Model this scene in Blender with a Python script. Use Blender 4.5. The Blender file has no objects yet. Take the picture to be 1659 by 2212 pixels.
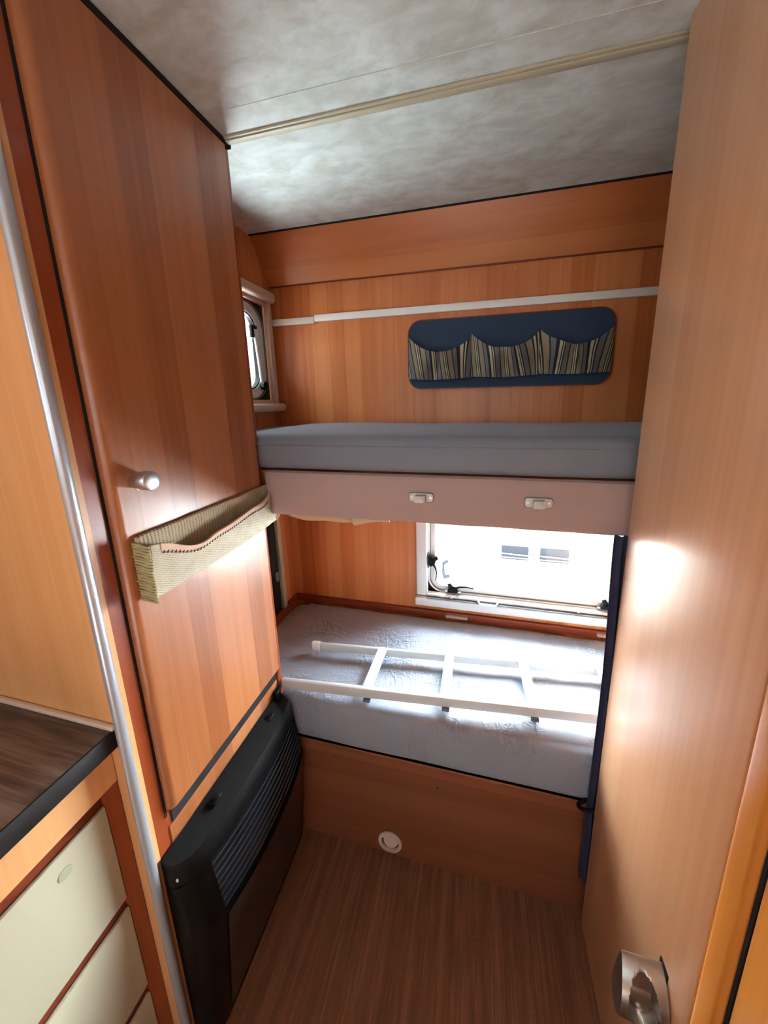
import bpy, bmesh, math, random
from mathutils import Vector, Matrix, noise
random.seed(4)
S = bpy.context.scene
COL = S.collection

# ---------------------------------------------------------------- camera
W, H = 1659, 2212
YAW, PITCH, ROLL, FPX, PX, PY = -2.33082457e-01, -1.97458637e-01, -1.94647185e-02, 724.053225, 863.57772, 1008.79066
CAM = Vector((0, 0, 1.35))
cyw, syw, cp, sp = math.cos(YAW), math.sin(YAW), math.cos(PITCH), math.sin(PITCH)
fwd = Vector((syw*cp, cyw*cp, sp)); rgt = Vector((cyw, -syw, 0)); upv = rgt.cross(fwd)
cr, sr = math.cos(ROLL), math.sin(ROLL)
rx = cr*rgt + sr*upv; ux = -sr*rgt + cr*upv
cd = bpy.data.cameras.new('camera'); cam = bpy.data.objects.new('camera', cd); COL.objects.link(cam)
cam.matrix_world = Matrix(((rx.x, ux.x, -fwd.x, CAM.x), (rx.y, ux.y, -fwd.y, CAM.y), (rx.z, ux.z, -fwd.z, CAM.z), (0, 0, 0, 1)))
cd.sensor_fit = 'VERTICAL'; cd.sensor_height = 36; cd.sensor_width = 27
cd.lens = FPX*36/H
cd.shift_x = (W/2-PX)/H; cd.shift_y = (PY-H/2)/H
cd.clip_start = 0.01
S.camera = cam

# ---------------------------------------------------------------- light
S.view_settings.view_transform = 'Standard'; S.view_settings.look = 'None'
S.view_settings.gamma = 1; S.view_settings.exposure = 0.0
S.view_settings.use_curve_mapping = False
S.cycles.use_denoising = True
S.cycles.max_bounces = 10; S.cycles.diffuse_bounces = 5; S.cycles.glossy_bounces = 4
S.cycles.transparent_max_bounces = 12; S.cycles.sample_clamp_indirect = 60
wd = bpy.data.worlds.new('sky'); S.world = wd; wd.use_nodes = True
bg = wd.node_tree.nodes['Background']; bg.inputs[0].default_value = (.86, .94, 1, 1); bg.inputs[1].default_value = 5

def area(name, loc, target, sx, sy, power, col=(1, 1, 1)):
    l = bpy.data.lights.new(name, 'AREA'); l.shape = 'RECTANGLE'; l.size = sx; l.size_y = sy
    l.energy = power; l.color = col
    o = bpy.data.objects.new(name, l); COL.objects.link(o); o.location = loc
    d = Vector(target)-Vector(loc); o.rotation_euler = d.to_track_quat('-Z', 'Y').to_euler()
    return o
sn = bpy.data.lights.new('sun', 'SUN'); sn.energy = 300; sn.angle = math.radians(2); sn.color = (.88, .95, 1)
so = bpy.data.objects.new('sun', sn); COL.objects.link(so); so.rotation_euler = (math.radians(-38)*-1, 0, math.radians(8))
COOL = (.82, .93, 1)
area('daylight_bed_window', (.26, 1.72, 1.28), (.10, .80, .50), .80, .32, 90, COOL)
area('daylight_side_window', (-1.10, .98, 1.62), (-.3, 1.0, 1.35), .34, .34, 6, (.9, .96, 1))
area('fill_kitchen_window', (-1.02, -.75, 1.42), (.4, .1, 1.2), .85, .40, 3, (.92, .97, 1))  # added fill lamp at the unseen kitchen window
area('fill_seat_window', (1.22, -1.5, 1.35), (-.5, .1, 1.1), .9, .5, 3, (.92, .97, 1))  # added fill from the right, at an unseen window
area('fill_front_window', (.15, -2.66, 1.35), (0, .5, 1.1), 1.5, .55, 2.5, (.92, .97, 1))  # added front fill from behind the camera, window unseen

# ---------------------------------------------------------------- materials
def srgb(r, g, b):
    f = lambda c: (c/255/12.92) if c/255 <= .04045 else ((c/255+.055)/1.055)**2.4
    return (f(r), f(g), f(b), 1)
class N:
    def __init__(s, name):
        s.m = bpy.data.materials.new(name); s.m.use_nodes = True; s.t = s.m.node_tree
        s.b = s.t.nodes['Principled BSDF']
    def n(s, typ, **kw):
        x = s.t.nodes.new(typ)
        for k, v in kw.items(): setattr(x, k, v)
        return x
    def l(s, a, b): s.t.links.new(a, b)
    def math(s, op, a, b=None, c=None):
        x = s.n('ShaderNodeMath', operation=op)
        for i, v in enumerate((a, b, c)):
            if v is None: continue
            if isinstance(v, (int, float)): x.inputs[i].default_value = v
            else: s.l(v, x.inputs[i])
        return x.outputs[0]
    def ramp(s, fac, stops, interp='LINEAR'):
        r = s.n('ShaderNodeValToRGB'); r.color_ramp.interpolation = interp
        e = r.color_ramp.elements
        while len(e) < len(stops): e.new(.5)
        for k, (p, c) in zip(e, stops): k.position = p; k.color = c
        s.l(fac, r.inputs[0]); return r.outputs[0]
    def mix(s, fac, a, b, mode='MIX'):
        x = s.n('ShaderNodeMix', data_type='RGBA', blend_type=mode)
        if isinstance(fac, (int, float)): x.inputs[0].default_value = fac
        else: s.l(fac, x.inputs[0])
        for i, v in ((6, a), (7, b)):
            if isinstance(v, tuple): x.inputs[i].default_value = v
            else: s.l(v, x.inputs[i])
        return x.outputs[2]
    def obj(s): return s.n('ShaderNodeTexCoord').outputs['Object']
    def mapped(s, scale, vec=None, rot=(0, 0, 0)):
        m = s.n('ShaderNodeMapping'); m.inputs['Scale'].default_value = scale; m.inputs['Rotation'].default_value = rot
        s.l(vec or s.obj(), m.inputs['Vector']); return m.outputs[0]
    def noise(s, vec, scale, detail=4, rough=.5, dist=0):
        x = s.n('ShaderNodeTexNoise'); x.inputs['Scale'].default_value = scale; x.inputs['Detail'].default_value = detail
        x.inputs['Roughness'].default_value = rough; x.inputs['Distortion'].default_value = dist
        s.l(vec, x.inputs['Vector']); return x.outputs['Fac']
    def bump(s, h, strength, dist):
        x = s.n('ShaderNodeBump'); x.inputs['Strength'].default_value = strength; x.inputs['Distance'].default_value = dist
        s.l(h, x.inputs['Height']); s.l(x.outputs[0], s.b.inputs['Normal'])
    def set(s, **kw):
        for k, v in kw.items(): s.b.inputs[k.replace('_', ' ')].default_value = v
        return s

def flat(name, col, rough=.5, metal=0, spec=.5, bumpn=None):
    x = N(name); x.set(Base_Color=col, Roughness=rough, Metallic=metal); x.b.inputs['Specular IOR Level'].default_value = spec
    f = x.noise(x.obj(), 30, 3)
    c = x.mix(x.math('MULTIPLY', f, .12), col, tuple(v*.72 for v in col[:3])+(1,)); x.l(c, x.b.inputs['Base Color'])
    if bumpn: x.bump(x.noise(x.obj(), bumpn[0], 4), bumpn[1], .001)
    return x.m

def wood(name, base, dark, light, grain='z', rough=.27, band=.062, bandamt=.72, coat=.0):
    """cherry veneer: staves of differing tone plus fine pores, grain along one axis"""
    x = N(name); sep = x.n('ShaderNodeSeparateXYZ'); x.l(x.obj(), sep.inputs[0])
    X, Y, Z = sep.outputs
    if grain == 'z': u = x.math('ADD', X, x.math('MULTIPLY', Y, 1.13)); g = Z
    elif grain == 'x': u = x.math('ADD', Z, x.math('MULTIPLY', Y, .91)); g = X
    else: u = x.math('ADD', X, x.math('MULTIPLY', Z, .91)); g = Y
    comb = x.n('ShaderNodeCombineXYZ'); x.l(u, comb.inputs[0]); x.l(g, comb.inputs[1])
    v = comb.outputs[0]
    wob = x.noise(x.mapped((5, .5, 1), v), 1.5, 2)
    uu = x.math('ADD', u, x.math('MULTIPLY', wob, .012))
    def bands(width, off):
        fl = x.math('FLOOR', x.math('ADD', x.math('DIVIDE', uu, width), off))
        w = x.n('ShaderNodeTexWhiteNoise', noise_dimensions='1D'); x.l(fl, w.inputs['W']); return w.outputs['Value']
    b = x.math('ADD', x.math('MULTIPLY', bands(band, .3), .6), x.math('MULTIPLY', bands(band*2.7, 7.1), .4))
    soft = x.noise(x.mapped((14, .5, 1), v), 1.0, 3, .6)
    fine = x.noise(x.mapped((330, 5, 1), v), 1.0, 3, .65)
    fine2 = x.noise(x.mapped((70, 1.6, 1), v), 1.0, 4, .6, .4)
    t = x.math('ADD', x.math('MULTIPLY', b, bandamt), x.math('MULTIPLY', soft, .5))
    t = x.math('ADD', t, x.math('MULTIPLY', x.math('SUBTRACT', fine2, .5), .55))
    t = x.math('ADD', t, x.math('MULTIPLY', x.math('SUBTRACT', fine, .5), .22))
    c = x.ramp(t, [(.12, dark), (.48, base), (.88, light)])
    x.l(c, x.b.inputs['Base Color'])
    r = x.math('ADD', x.math('MULTIPLY', fine, .03), rough-.015); x.l(r, x.b.inputs['Roughness'])
    x.b.inputs['Coat Weight'].default_value = coat; x.b.inputs['Coat Roughness'].default_value = .38
    return x.m

CB, CDK, CL = srgb(152, 90, 50), srgb(122, 68, 36), srgb(178, 114, 70)
M = {}
M['wood_v'] = wood('cherry_veneer', CB, CDK, CL, 'z', .32, coat=.6)
M['wood_wall'] = wood('cherry_wall_veneer', srgb(186, 108, 58), srgb(150, 80, 38), srgb(208, 138, 86), 'z', .36)
M['wood_h'] = wood('cherry_veneer_lying', srgb(178, 104, 56), srgb(150, 82, 42), srgb(198, 128, 76), 'x', .36, .09)
M['wood_door'] = wood('pale_cherry_veneer', srgb(208, 154, 112), srgb(190, 134, 92), srgb(222, 174, 134), 'z', .33, .05, .4, coat=.7)
M['wood_side'] = wood('honey_veneer', srgb(218, 164, 110), srgb(202, 144, 90), srgb(230, 180, 128), 'z', .34, .08, .4)
M['wood_edge'] = wood('honey_edge_band', srgb(196, 124, 52), srgb(176, 102, 38), srgb(212, 144, 68), 'z', .3, .2, .2)
M['wood_red'] = wood('reddish_solid_wood', srgb(150, 72, 36), srgb(124, 54, 26), srgb(168, 88, 48), 'z', .3, .2, .3)
M['wood_bed'] = wood('bed_box_veneer', srgb(118, 68, 44), srgb(96, 52, 34), srgb(136, 82, 54), 'x', .4, .07)
M['wood_dark'] = wood('dark_batten_wood', srgb(105, 42, 20), srgb(80, 30, 16), srgb(120, 52, 28), 'x', .45)

def floor_mat():
    x = N('striated_brown_vinyl'); o = x.obj()
    a = x.noise(x.mapped((230, 8, 1), o), 1, 4, .7); b = x.noise(x.mapped((60, 1.2, 1), o), 1, 3, .6); c = x.noise(x.mapped((40, 260, 1), o), 1, 3)
    t = x.math('ADD', x.math('MULTIPLY', a, .6), x.math('ADD', x.math('MULTIPLY', b, .45), x.math('MULTIPLY', c, .12)))
    x.l(x.ramp(t, [(.36, srgb(72, 42, 28)), (.58, srgb(110, 70, 46)), (.78, srgb(142, 98, 72))]), x.b.inputs['Base Color'])
    x.set(Roughness=.48); x.bump(a, .2, .0008); return x.m
M['floor'] = floor_mat()

def ceiling_mat():
    x = N('mottled_grey_ceiling_board'); o = x.obj()
    v = x.mapped((1, 1.9, 1), o, (0, 0, .35))
    a = x.noise(v, 9, 6, .6, .6); b = x.noise(v, 22, 5, .62, .5); c = x.noise(v, 4, 3, .5)
    t = x.math('ADD', x.math('MULTIPLY', a, .65), x.math('MULTIPLY', b, .35))
    col = x.ramp(t, [(.40, srgb(186, 194, 190)), (.475, srgb(197, 208, 206)), (.52, srgb(204, 216, 216)), (.60, srgb(216, 229, 232))])
    col = x.mix(x.ramp(c, [(.42, (0, 0, 0, 1)), (.62, (.3, .3, .3, 1))]), col, srgb(190, 194, 190))
    x.l(col, x.b.inputs['Base Color']); x.set(Roughness=.62)
    x.bump(x.noise(o, 500, 2), .12, .0005); return x.m
M['ceiling'] = ceiling_mat()

def sheet_mat(name, col, wr=1.0):
    x = N(name); o = x.obj()
    def crease(vec, sc, dist):
        r = x.math('ABSOLUTE', x.math('SUBTRACT', x.noise(vec, sc, 2, .5, dist), .5))
        return x.math('SUBTRACT', 1, x.math('MINIMUM', x.math('MULTIPLY', r, 16), 1))
    r1 = crease(x.mapped((1, 2.6, 1), o), 9, 1.2); r2 = crease(x.mapped((3, 1, 1.6), o, (0, 0, .7)), 10, 1.5); r3 = crease(x.mapped((1.5, 1.5, 2), o, (0, 0, -.5)), 22, 1.0)
    mk = x.ramp(x.noise(o, 4.5, 2), [(.45, (.05, .05, .05, 1)), (.66, (1, 1, 1, 1))])
    wv = x.noise(o, 900, 2)
    h = x.math('MULTIPLY', x.math('ADD', x.math('ADD', r1, r2), x.math('MULTIPLY', r3, .5)), mk)
    h = x.math('ADD', h, x.math('MULTIPLY', x.noise(o, 14, 2), 1.2))
    x.bump(h, .5*wr, .003)
    x.set(Base_Color=col, Roughness=.72); x.b.inputs['Sheen Weight'].default_value = .15
    x.l(x.mix(x.math('MULTIPLY', wv, .2), col, tuple(c*.75 for c in col[:3])+(1,)), x.b.inputs['Base Color'])
    return x.m
M['sheet_low'] = sheet_mat('pale_grey_creased_jersey', srgb(134, 141, 154), 1.7)
M['sheet_up'] = sheet_mat('grey_jersey', srgb(116, 123, 136), .25)
M['suede'] = flat('dusty_pink_suede', srgb(166, 144, 140), .9, bumpn=(400, .25))
M['suede'].node_tree.nodes['Principled BSDF'].inputs['Sheen Weight'].default_value = .3
M['fleece'] = flat('cream_fleece', srgb(196, 172, 140), .95, bumpn=(120, .8))
M['navy'] = flat('navy_felt', srgb(38, 58, 84), .85, bumpn=(500, .2))
M['navy_curtain'] = flat('navy_curtain_cloth', srgb(42, 48, 78), .85, bumpn=(500, .2))
M['black'] = flat('black_plastic', srgb(5, 5, 6), .5, spec=.22)
M['black_metal'] = flat('black_enamel', srgb(4, 4, 5), .4, spec=.25)
M['slat'] = flat('black_lacquered_slat', srgb(84, 88, 96), .2, .9, .5)
M['heater_front'] = flat('dark_bronze_enamel', srgb(42, 34, 31), .32)
M['gap'] = flat('black_gap', srgb(14, 12, 12), .8)
M['white_plastic'] = flat('white_plastic', srgb(226, 228, 224), .38)
M['frame'] = flat('light_grey_window_plastic', srgb(205, 212, 214), .4)
M['frame_beige'] = flat('beige_window_plastic', srgb(206, 186, 172), .45)
M['seal'] = flat('grey_rubber_seal', srgb(96, 108, 118), .5)
M['beige_strip'] = flat('beige_ceiling_strip', srgb(176, 174, 152), .5)
M['cream'] = flat('cream_laminate', srgb(178, 174, 150), .45)
M['worktop_edge'] = flat('black_worktop_edge', srgb(26, 22, 22), .6, spec=.3)
M['chrome'] = flat('brushed_chrome', srgb(168, 168, 164), .3, 1)
M['satin'] = flat('satin_nickel', srgb(208, 212, 212), .4, 1)
M['alu'] = flat('white_powder_coated_aluminium', srgb(200, 206, 208), .35)
M['alu_trim'] = flat('silver_edge_trim', srgb(190, 198, 206), .3, .55)
M['van'] = flat('white_van_panel', srgb(240, 242, 242), .5)
M['ground'] = flat('pale_gravel', srgb(215, 213, 208), .9)
M['van_blue'] = flat('blue_tinted_panel', srgb(26, 52, 72), .7)
M['cap'] = flat('brown_screw_cap', srgb(186, 126, 84), .5)
M['grey_latch'] = flat('grey_catch_plastic', srgb(196, 192, 190), .4)
M['filler'] = flat('pale_edge_filler', srgb(214, 150, 84), .6)

def worktop_mat():
    x = N('dark_walnut_laminate'); o = x.obj()
    a = x.noise(x.mapped((6, 120, 1), o, (0, 0, .12)), 1, 4, .6, .4); b = x.noise(x.mapped((2, 24, 1), o, (0, 0, .12)), 1, 3, .6)
    t = x.math('ADD', x.math('MULTIPLY', a, .5), x.math('MULTIPLY', b, .5))
    x.l(x.ramp(t, [(.40, srgb(66, 53, 48)), (.5, srgb(98, 82, 74)), (.60, srgb(128, 112, 102))]), x.b.inputs['Base Color'])
    x.set(Roughness=.42); return x.m
M['worktop'] = worktop_mat()

def woven_mat(name, c1, c2, ang, sc=1):
    x = N(name); o = x.obj()
    w = x.n('ShaderNodeTexWave', wave_type='BANDS', bands_direction='DIAGONAL'); w.inputs['Scale'].default_value = 75*sc
    w.inputs['Distortion'].default_value = 1.2; w.inputs['Detail'].default_value = 2
    x.l(x.mapped((1, 1, 1.9), o, ang), w.inputs['Vector'])
    w2 = x.n('ShaderNodeTexWave', wave_type='BANDS', bands_direction='Z'); w2.inputs['Scale'].default_value = 110*sc
    w2.inputs['Distortion'].default_value = 2; x.l(o, w2.inputs['Vector'])
    n_ = x.noise(o, 60, 4)
    t = x.math('ADD', x.math('MULTIPLY', w.outputs['Fac'], .45), x.math('ADD', x.math('MULTIPLY', w2.outputs['Fac'], .25), x.math('MULTIPLY', n_, .4)))
    x.l(x.ramp(t, [(.22, c2), (.5, c1)]), x.b.inputs['Base Color']); x.set(Roughness=.9)
    x.bump(t, .5, .0015); return x.m
M['weave'] = woven_mat('cream_basket_weave', srgb(196, 188, 166), srgb(142, 130, 108), (0, 0, 0))
M['weave_back'] = woven_mat('sand_tweed', srgb(180, 164, 136), srgb(110, 94, 72), (.9, .3, 0), .8)
M['weave_olive'] = woven_mat('olive_knit', srgb(168, 158, 114), srgb(104, 92, 58), (0, .5, 0), .6)
M['hem'] = flat('sand_binding', srgb(206, 172, 150), .8, bumpn=(300, .2))
M['stitch'] = flat('dark_brown_stitching', srgb(58, 36, 34), .8)

def stripe_mat():
    x = N('striped_upholstery'); uv = x.n('ShaderNodeUVMap'); uv.uv_map = 'uv'
    sep = x.n('ShaderNodeSeparateXYZ'); x.l(uv.outputs[0], sep.inputs[0])
    f = x.math('FRACT', x.math('MULTIPLY', sep.outputs[0], 10.5))
    bl, cr_, gy, tn = srgb(22, 22, 30), srgb(186, 178, 152), srgb(104, 106, 112), srgb(140, 130, 106)
    ps = [(0, bl), (.05, cr_), (.12, bl), (.15, cr_), (.18, bl), (.22, gy), (.36, bl), (.40, tn), (.53, bl), (.56, cr_), (.60, bl), (.63, cr_), (.66, bl), (.70, tn), (.84, bl), (.87, gy), (.97, bl)]
    c = x.ramp(f, ps, 'CONSTANT')
    wv = x.noise(x.mapped((1, 1, 1)), 420, 3)
    c = x.mix(x.math('MULTIPLY', wv, .3), c, srgb(70, 66, 60)); x.l(c, x.b.inputs['Base Color']); x.set(Roughness=.9)
    x.bump(wv, .4, .001); return x.m
M['stripe'] = stripe_mat()

def pane_mat():
    x = N('acrylic_window_pane'); t = x.t
    tr = x.n('ShaderNodeBsdfTransparent'); tr.inputs[0].default_value = (.93, .97, .98, 1)
    gl = x.n('ShaderNodeBsdfGlossy'); gl.inputs['Roughness'].default_value = .03
    fr = x.n('ShaderNodeLayerWeight'); fr.inputs[0].default_value = .5
    fac = x.math('MULTIPLY_ADD', x.math('POWER', fr.outputs['Facing'], 4), .45, .03)
    mx = x.n('ShaderNodeMixShader'); x.l(fac, mx.inputs[0]); x.l(tr.outputs[0], mx.inputs[1]); x.l(gl.outputs[0], mx.inputs[2])
    x.l(mx.outputs[0], t.nodes['Material Output'].inputs[0]); return x.m
M['pane'] = pane_mat()
def clear_mat():
    x = N('clear_plastic'); x.set(Base_Color=(.9, .95, .92, 1), Roughness=.1, IOR=1.4); x.b.inputs['Transmission Weight'].default_value = .9; return x.m
M['clear'] = clear_mat()
M['catch'] = flat('greenish_clear_catch', srgb(170, 176, 150), .2)

# ---------------------------------------------------------------- mesh helpers (vertices in world metres)
def new(): return bmesh.new()
def box(bm, lo, hi, bev=0, seg=2, sel=None):
    lo, hi = Vector(lo), Vector(hi)
    r = bmesh.ops.create_cube(bm, size=1, matrix=Matrix.Translation((lo+hi)/2) @ Matrix.Diagonal((*(hi-lo), 1)))
    if bev:
        es = list({e for v in r['verts'] for e in v.link_edges})
        if sel: es = [e for e in es if sel((e.verts[0].co+e.verts[1].co)/2, e.verts[1].co-e.verts[0].co)]
        bmesh.ops.bevel(bm, geom=es, offset=bev, segments=seg, profile=.5, affect='EDGES', clamp_overlap=True)
    return bm
def B(lo, hi, bev=0, seg=2, sel=None): return box(new(), lo, hi, bev, seg, sel)
def cyl(bm, p0, p1, r0, r1=None, n=24, caps=True):
    p0, p1 = Vector(p0), Vector(p1); r1 = r0 if r1 is None else r1
    q = (p1-p0).to_track_quat('Z', 'Y').to_matrix().to_4x4()
    bmesh.ops.create_cone(bm, cap_ends=caps, segments=n, radius1=r0, radius2=r1, depth=(p1-p0).length, matrix=Matrix.Translation((p0+p1)/2) @ q)
    return bm
def lathe(bm, origin, axis, prof, n=28):
    """prof: list of (distance along axis, radius)"""
    o, a = Vector(origin), Vector(axis).normalized(); u = a.orthogonal().normalized(); v = a.cross(u)
    rings = []
    for d, r in prof:
        rings.append([bm.verts.new(o+a*d+(u*math.cos(2*math.pi*k/n)+v*math.sin(2*math.pi*k/n))*max(r, 1e-5)) for k in range(n)])
    for A, C_ in zip(rings, rings[1:]):
        for k in range(n): bm.faces.new((A[k], A[(k+1) % n], C_[(k+1) % n], C_[k]))
    if prof[-1][1] > 1e-4: bm.faces.new(rings[-1])
    if prof[0][1] > 1e-4: bm.faces.new(rings[0][::-1])
    return bm
def tube(bm, pts, r, n=10):
    pts = [Vector(p) for p in pts]; rings = []; 
    for i, p in enumerate(pts):
        t = (pts[min(i+1, len(pts)-1)]-pts[max(i-1, 0)]).normalized()
        u = t.cross(Vector((0, 0, 1))); u = u.normalized() if u.length > 1e-3 else Vector((1, 0, 0)); v = t.cross(u)
        rr = r[i] if isinstance(r, (list, tuple)) else r
        rings.append([bm.verts.new(p+(u*math.cos(2*math.pi*k/n)+v*math.sin(2*math.pi*k/n))*rr) for k in range(n)])
    for A, C_ in zip(rings, rings[1:]):
        for k in range(n): bm.faces.new((A[k], A[(k+1) % n], C_[(k+1) % n], C_[k]))
    bm.faces.new(rings[-1]); bm.faces.new(rings[0][::-1]); return bm
def beam(bm, p0, p1, w, h, bev=.0, zc=None):
    """bar from p0 to p1, w across (horizontal), h high"""
    p0, p1 = Vector(p0), Vector(p1); d = p1-p0; L = d.length; d.normalize()
    s = d.cross(Vector((0, 0, 1))).normalized(); t = s.cross(d)
    m = Matrix(((d.x, s.x, t.x, 0), (d.y, s.y, t.y, 0), (d.z, s.z, t.z, 0), (0, 0, 0, 1)))
    r = bmesh.ops.create_cube(bm, size=1, matrix=Matrix.Translation((p0+p1)/2) @ m @ Matrix.Diagonal((L, w, h, 1)))
    if bev:
        es = list({e for v in r['verts'] for e in v.link_edges})
        bmesh.ops.bevel(bm, geom=es, offset=bev, segments=2, profile=.5, affect='EDGES', clamp_overlap=True)
    return bm
def rrect(w0, w1, h0, h1, r, n=8):
    pts = []
    for cx, cy, a0 in ((w1-r, h1-r, 0), (w0+r, h1-r, 90), (w0+r, h0+r, 180), (w1-r, h0+r, 270)):
        for k in range(n+1):
            a = math.radians(a0+90*k/n); pts.append((cx+r*math.cos(a), cy+r*math.sin(a)))
    return pts
def ring_plate(bm, outer, inner, f, d0, d1):
    """frame between two outlines of equal count; f(a,b,d)->point; d0..d1 thickness"""
    V = [[bm.verts.new(f(a, b, d)) for a, b in pts] for d in (d0, d1) for pts in (outer, inner)]
    o0, i0, o1, i1 = V; n = len(outer)
    for k in range(n):
        j = (k+1) % n
        bm.faces.new((o0[k], o0[j], i0[j], i0[k])); bm.faces.new((o1[k], i1[k], i1[j], o1[j]))
        bm.faces.new((o0[k], o1[k], o1[j], o0[j])); bm.faces.new((i0[k], i0[j], i1[j], i1[k]))
    return bm
def square_match(w0, w1, h0, h1, n=8):
    """rectangle outline with the same vertex count as rrect"""
    pts = []
    for cx, cy, a0 in ((w1, h1, 0), (w0, h1, 90), (w0, h0, 180), (w1, h0, 270)):
        for k in range(n+1): pts.append((cx, cy))
    return pts
def plate(bm, outline, f, d0, d1):
    a = [bm.verts.new(f(x, y, d0)) for x, y in outline]; b = [bm.verts.new(f(x, y, d1)) for x, y in outline]
    n = len(a); bm.faces.new(a); bm.faces.new(b[::-1])
    for k in range(n): bm.faces.new((a[k], b[k], b[(k+1) % n], a[(k+1) % n]))
    return bm
def rbox(lo, hi, r, step, disp=None):
    """finely divided box with rounded edges; disp(p, normal) -> offset"""
    lo, hi = Vector(lo), Vector(hi); bm = new(); sz = hi-lo
    n = [max(2, int(round(s/step))) for s in sz]
    def pos(i, j, k):
        p = [0, 0, 0]
        for a, q in enumerate((i, j, k)): p[a] = lo[a]+sz[a]*q/n[a]
        p = Vector(p); c = Vector([min(max(p[a], lo[a]+r), hi[a]-r) for a in range(3)]); d = p-c
        if d.length > 1e-9: nd = d.normalized(); m_ = max(abs(d.x), abs(d.y), abs(d.z)); q = c+nd*min(r, m_ if False else r)*(m_/r)
        else: nd = Vector((0, 0, 0)); q = p
        if disp: q = q+disp(q, nd)
        return q
    cache = {}
    def vv(i, j, k):
        if (i, j, k) not in cache: cache[(i, j, k)] = bm.verts.new(pos(i, j, k))
        return cache[(i, j, k)]
    for a in range(3):
        b, c = (a+1) % 3, (a+2) % 3
        for side in (0, n[a]):
            for p in range(n[b]):
                for q in range(n[c]):
                    def ix(pp, qq):
                        t = [0, 0, 0]; t[a] = side; t[b] = pp; t[c] = qq; return vv(*t)
                    f = (ix(p, q), ix(p+1, q), ix(p+1, q+1), ix(p, q+1))
                    bm.faces.new(f if side else f[::-1])
    return bm

ORG = {}
def obj(name, bm, mat, parent=None, smooth=True, label=None, angle=40):
    bmesh.ops.recalc_face_normals(bm, faces=bm.faces)
    org = ORG.get(parent.name, Vector()) if parent else None
    if parent is None:
        xs = [v.co for v in bm.verts]
        lo = Vector([min(c[a] for c in xs) for a in range(3)]); hi = Vector([max(c[a] for c in xs) for a in range(3)])
        org = Vector(((lo.x+hi.x)/2, (lo.y+hi.y)/2, lo.z))
    for v in bm.verts: v.co -= org
    me = bpy.data.meshes.new(name); bm.to_mesh(me); bm.free()
    for m in (mat if isinstance(mat, list) else [mat]): me.materials.append(m)
    if smooth:
        me.polygons.foreach_set('use_smooth', [True]*len(me.polygons)); me.set_sharp_from_angle(angle=math.radians(angle))
    o = bpy.data.objects.new(name, me); COL.objects.link(o)
    if parent: o.parent = parent
    else: o.location = org
    ORG[o.name] = org.copy()
    if label: o['label'] = label
    return o
def thing(name, label, cat, loc, group=None, kind=None):
    o = bpy.data.objects.new(name, None); COL.objects.link(o); o.location = loc; o.empty_display_size = .05
    o['label'] = label; o['category'] = cat
    if group: o['group'] = group
    if kind: o['kind'] = kind
    ORG[o.name] = Vector(loc); return o
def tag(o, label, cat, group=None):
    o['label'] = label; o['category'] = cat
    if group: o['group'] = group
    return o
def struct(o, label, cat):
    o['kind'] = 'structure'; o['label'] = label; o['category'] = cat; return o
def holed(axis, d0, d1, a0, a1, b0, b1, holes):
    """wall slab normal to axis ('x'/'y'/'z') with rectangular holes [(a0,a1,b0,b1)]"""
    bm = new(); A = sorted({a0, a1, *[h[0] for h in holes], *[h[1] for h in holes]}); Bs = sorted({b0, b1, *[h[2] for h in holes], *[h[3] for h in holes]})
    f = {'x': lambda a, b, d: (d, a, b), 'y': lambda a, b, d: (a, d, b), 'z': lambda a, b, d: (a, b, d)}[axis]
    inside = lambda a, b: any(h[0] < a < h[1] and h[2] < b < h[3] for h in holes)
    cells = {(i, j) for i in range(len(A)-1) for j in range(len(Bs)-1) if not inside((A[i]+A[i+1])/2, (Bs[j]+Bs[j+1])/2)}
    C_ = {}
    def vt(i, j, d):
        if (i, j, d) not in C_: C_[(i, j, d)] = bm.verts.new(f(A[i], Bs[j], (d0, d1)[d]))
        return C_[(i, j, d)]
    for i, j in cells:
        for d in (0, 1): bm.faces.new([vt(i, j, d), vt(i+1, j, d), vt(i+1, j+1, d), vt(i, j+1, d)])
        for (di, dj, p, q) in ((-1, 0, (i, j), (i, j+1)), (1, 0, (i+1, j), (i+1, j+1)), (0, -1, (i, j), (i+1, j)), (0, 1, (i, j+1), (i+1, j+1))):
            if (i+di, j+dj) not in cells: bm.faces.new([vt(*p, 0), vt(*q, 0), vt(*q, 1), vt(*p, 1)])
    return bm

# ---------------------------------------------------------------- the shell
XL, XK, XR, YB, YF, ZC = -.765, -.95, 1.18, 1.20, -2.6, 1.90
struct(obj('floor', B((XK-.03, YF-.03, -.04), (XR+.03, YB+.03, 0)), M['floor'], smooth=False), 'brown striated vinyl floor of the narrow aisle', 'floor')
struct(obj('ceiling', holed('z', ZC, ZC+.03, XK-.03, XR+.03, YF-.03, YB+.03, []), M['ceiling'], smooth=False), 'mottled grey and beige ceiling board', 'ceiling')
WB = (-.185, .70, .60, 1.0)
struct(obj('wall_back', holed('y', YB, YB+.03, XL-.03, XR+.03, 0, ZC, [WB]), M['wood_wall'], smooth=False), 'cherry veneer wall behind both bunks', 'wall')
WS = (.83, 1.16, 1.352, 1.69)
bm = holed('x', XL-.03, XL, .75, YB, 0, ZC, [WS])
struct(obj('wall_left', bm, M['wood_wall'], smooth=False), 'narrow cherry veneer wall at the left end of the bunks', 'wall')
WK = (-1.2, -.3, 1.2, 1.62)
struct(obj('wall_kitchen', holed('x', XK-.03, XK, YF, .75, 0, ZC, [WK]), M['wood_side'], smooth=False), 'wall over the kitchen counter, out of the picture', 'wall')
WR = (-2.0, -1.0, 1.05, 1.6)
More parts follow.
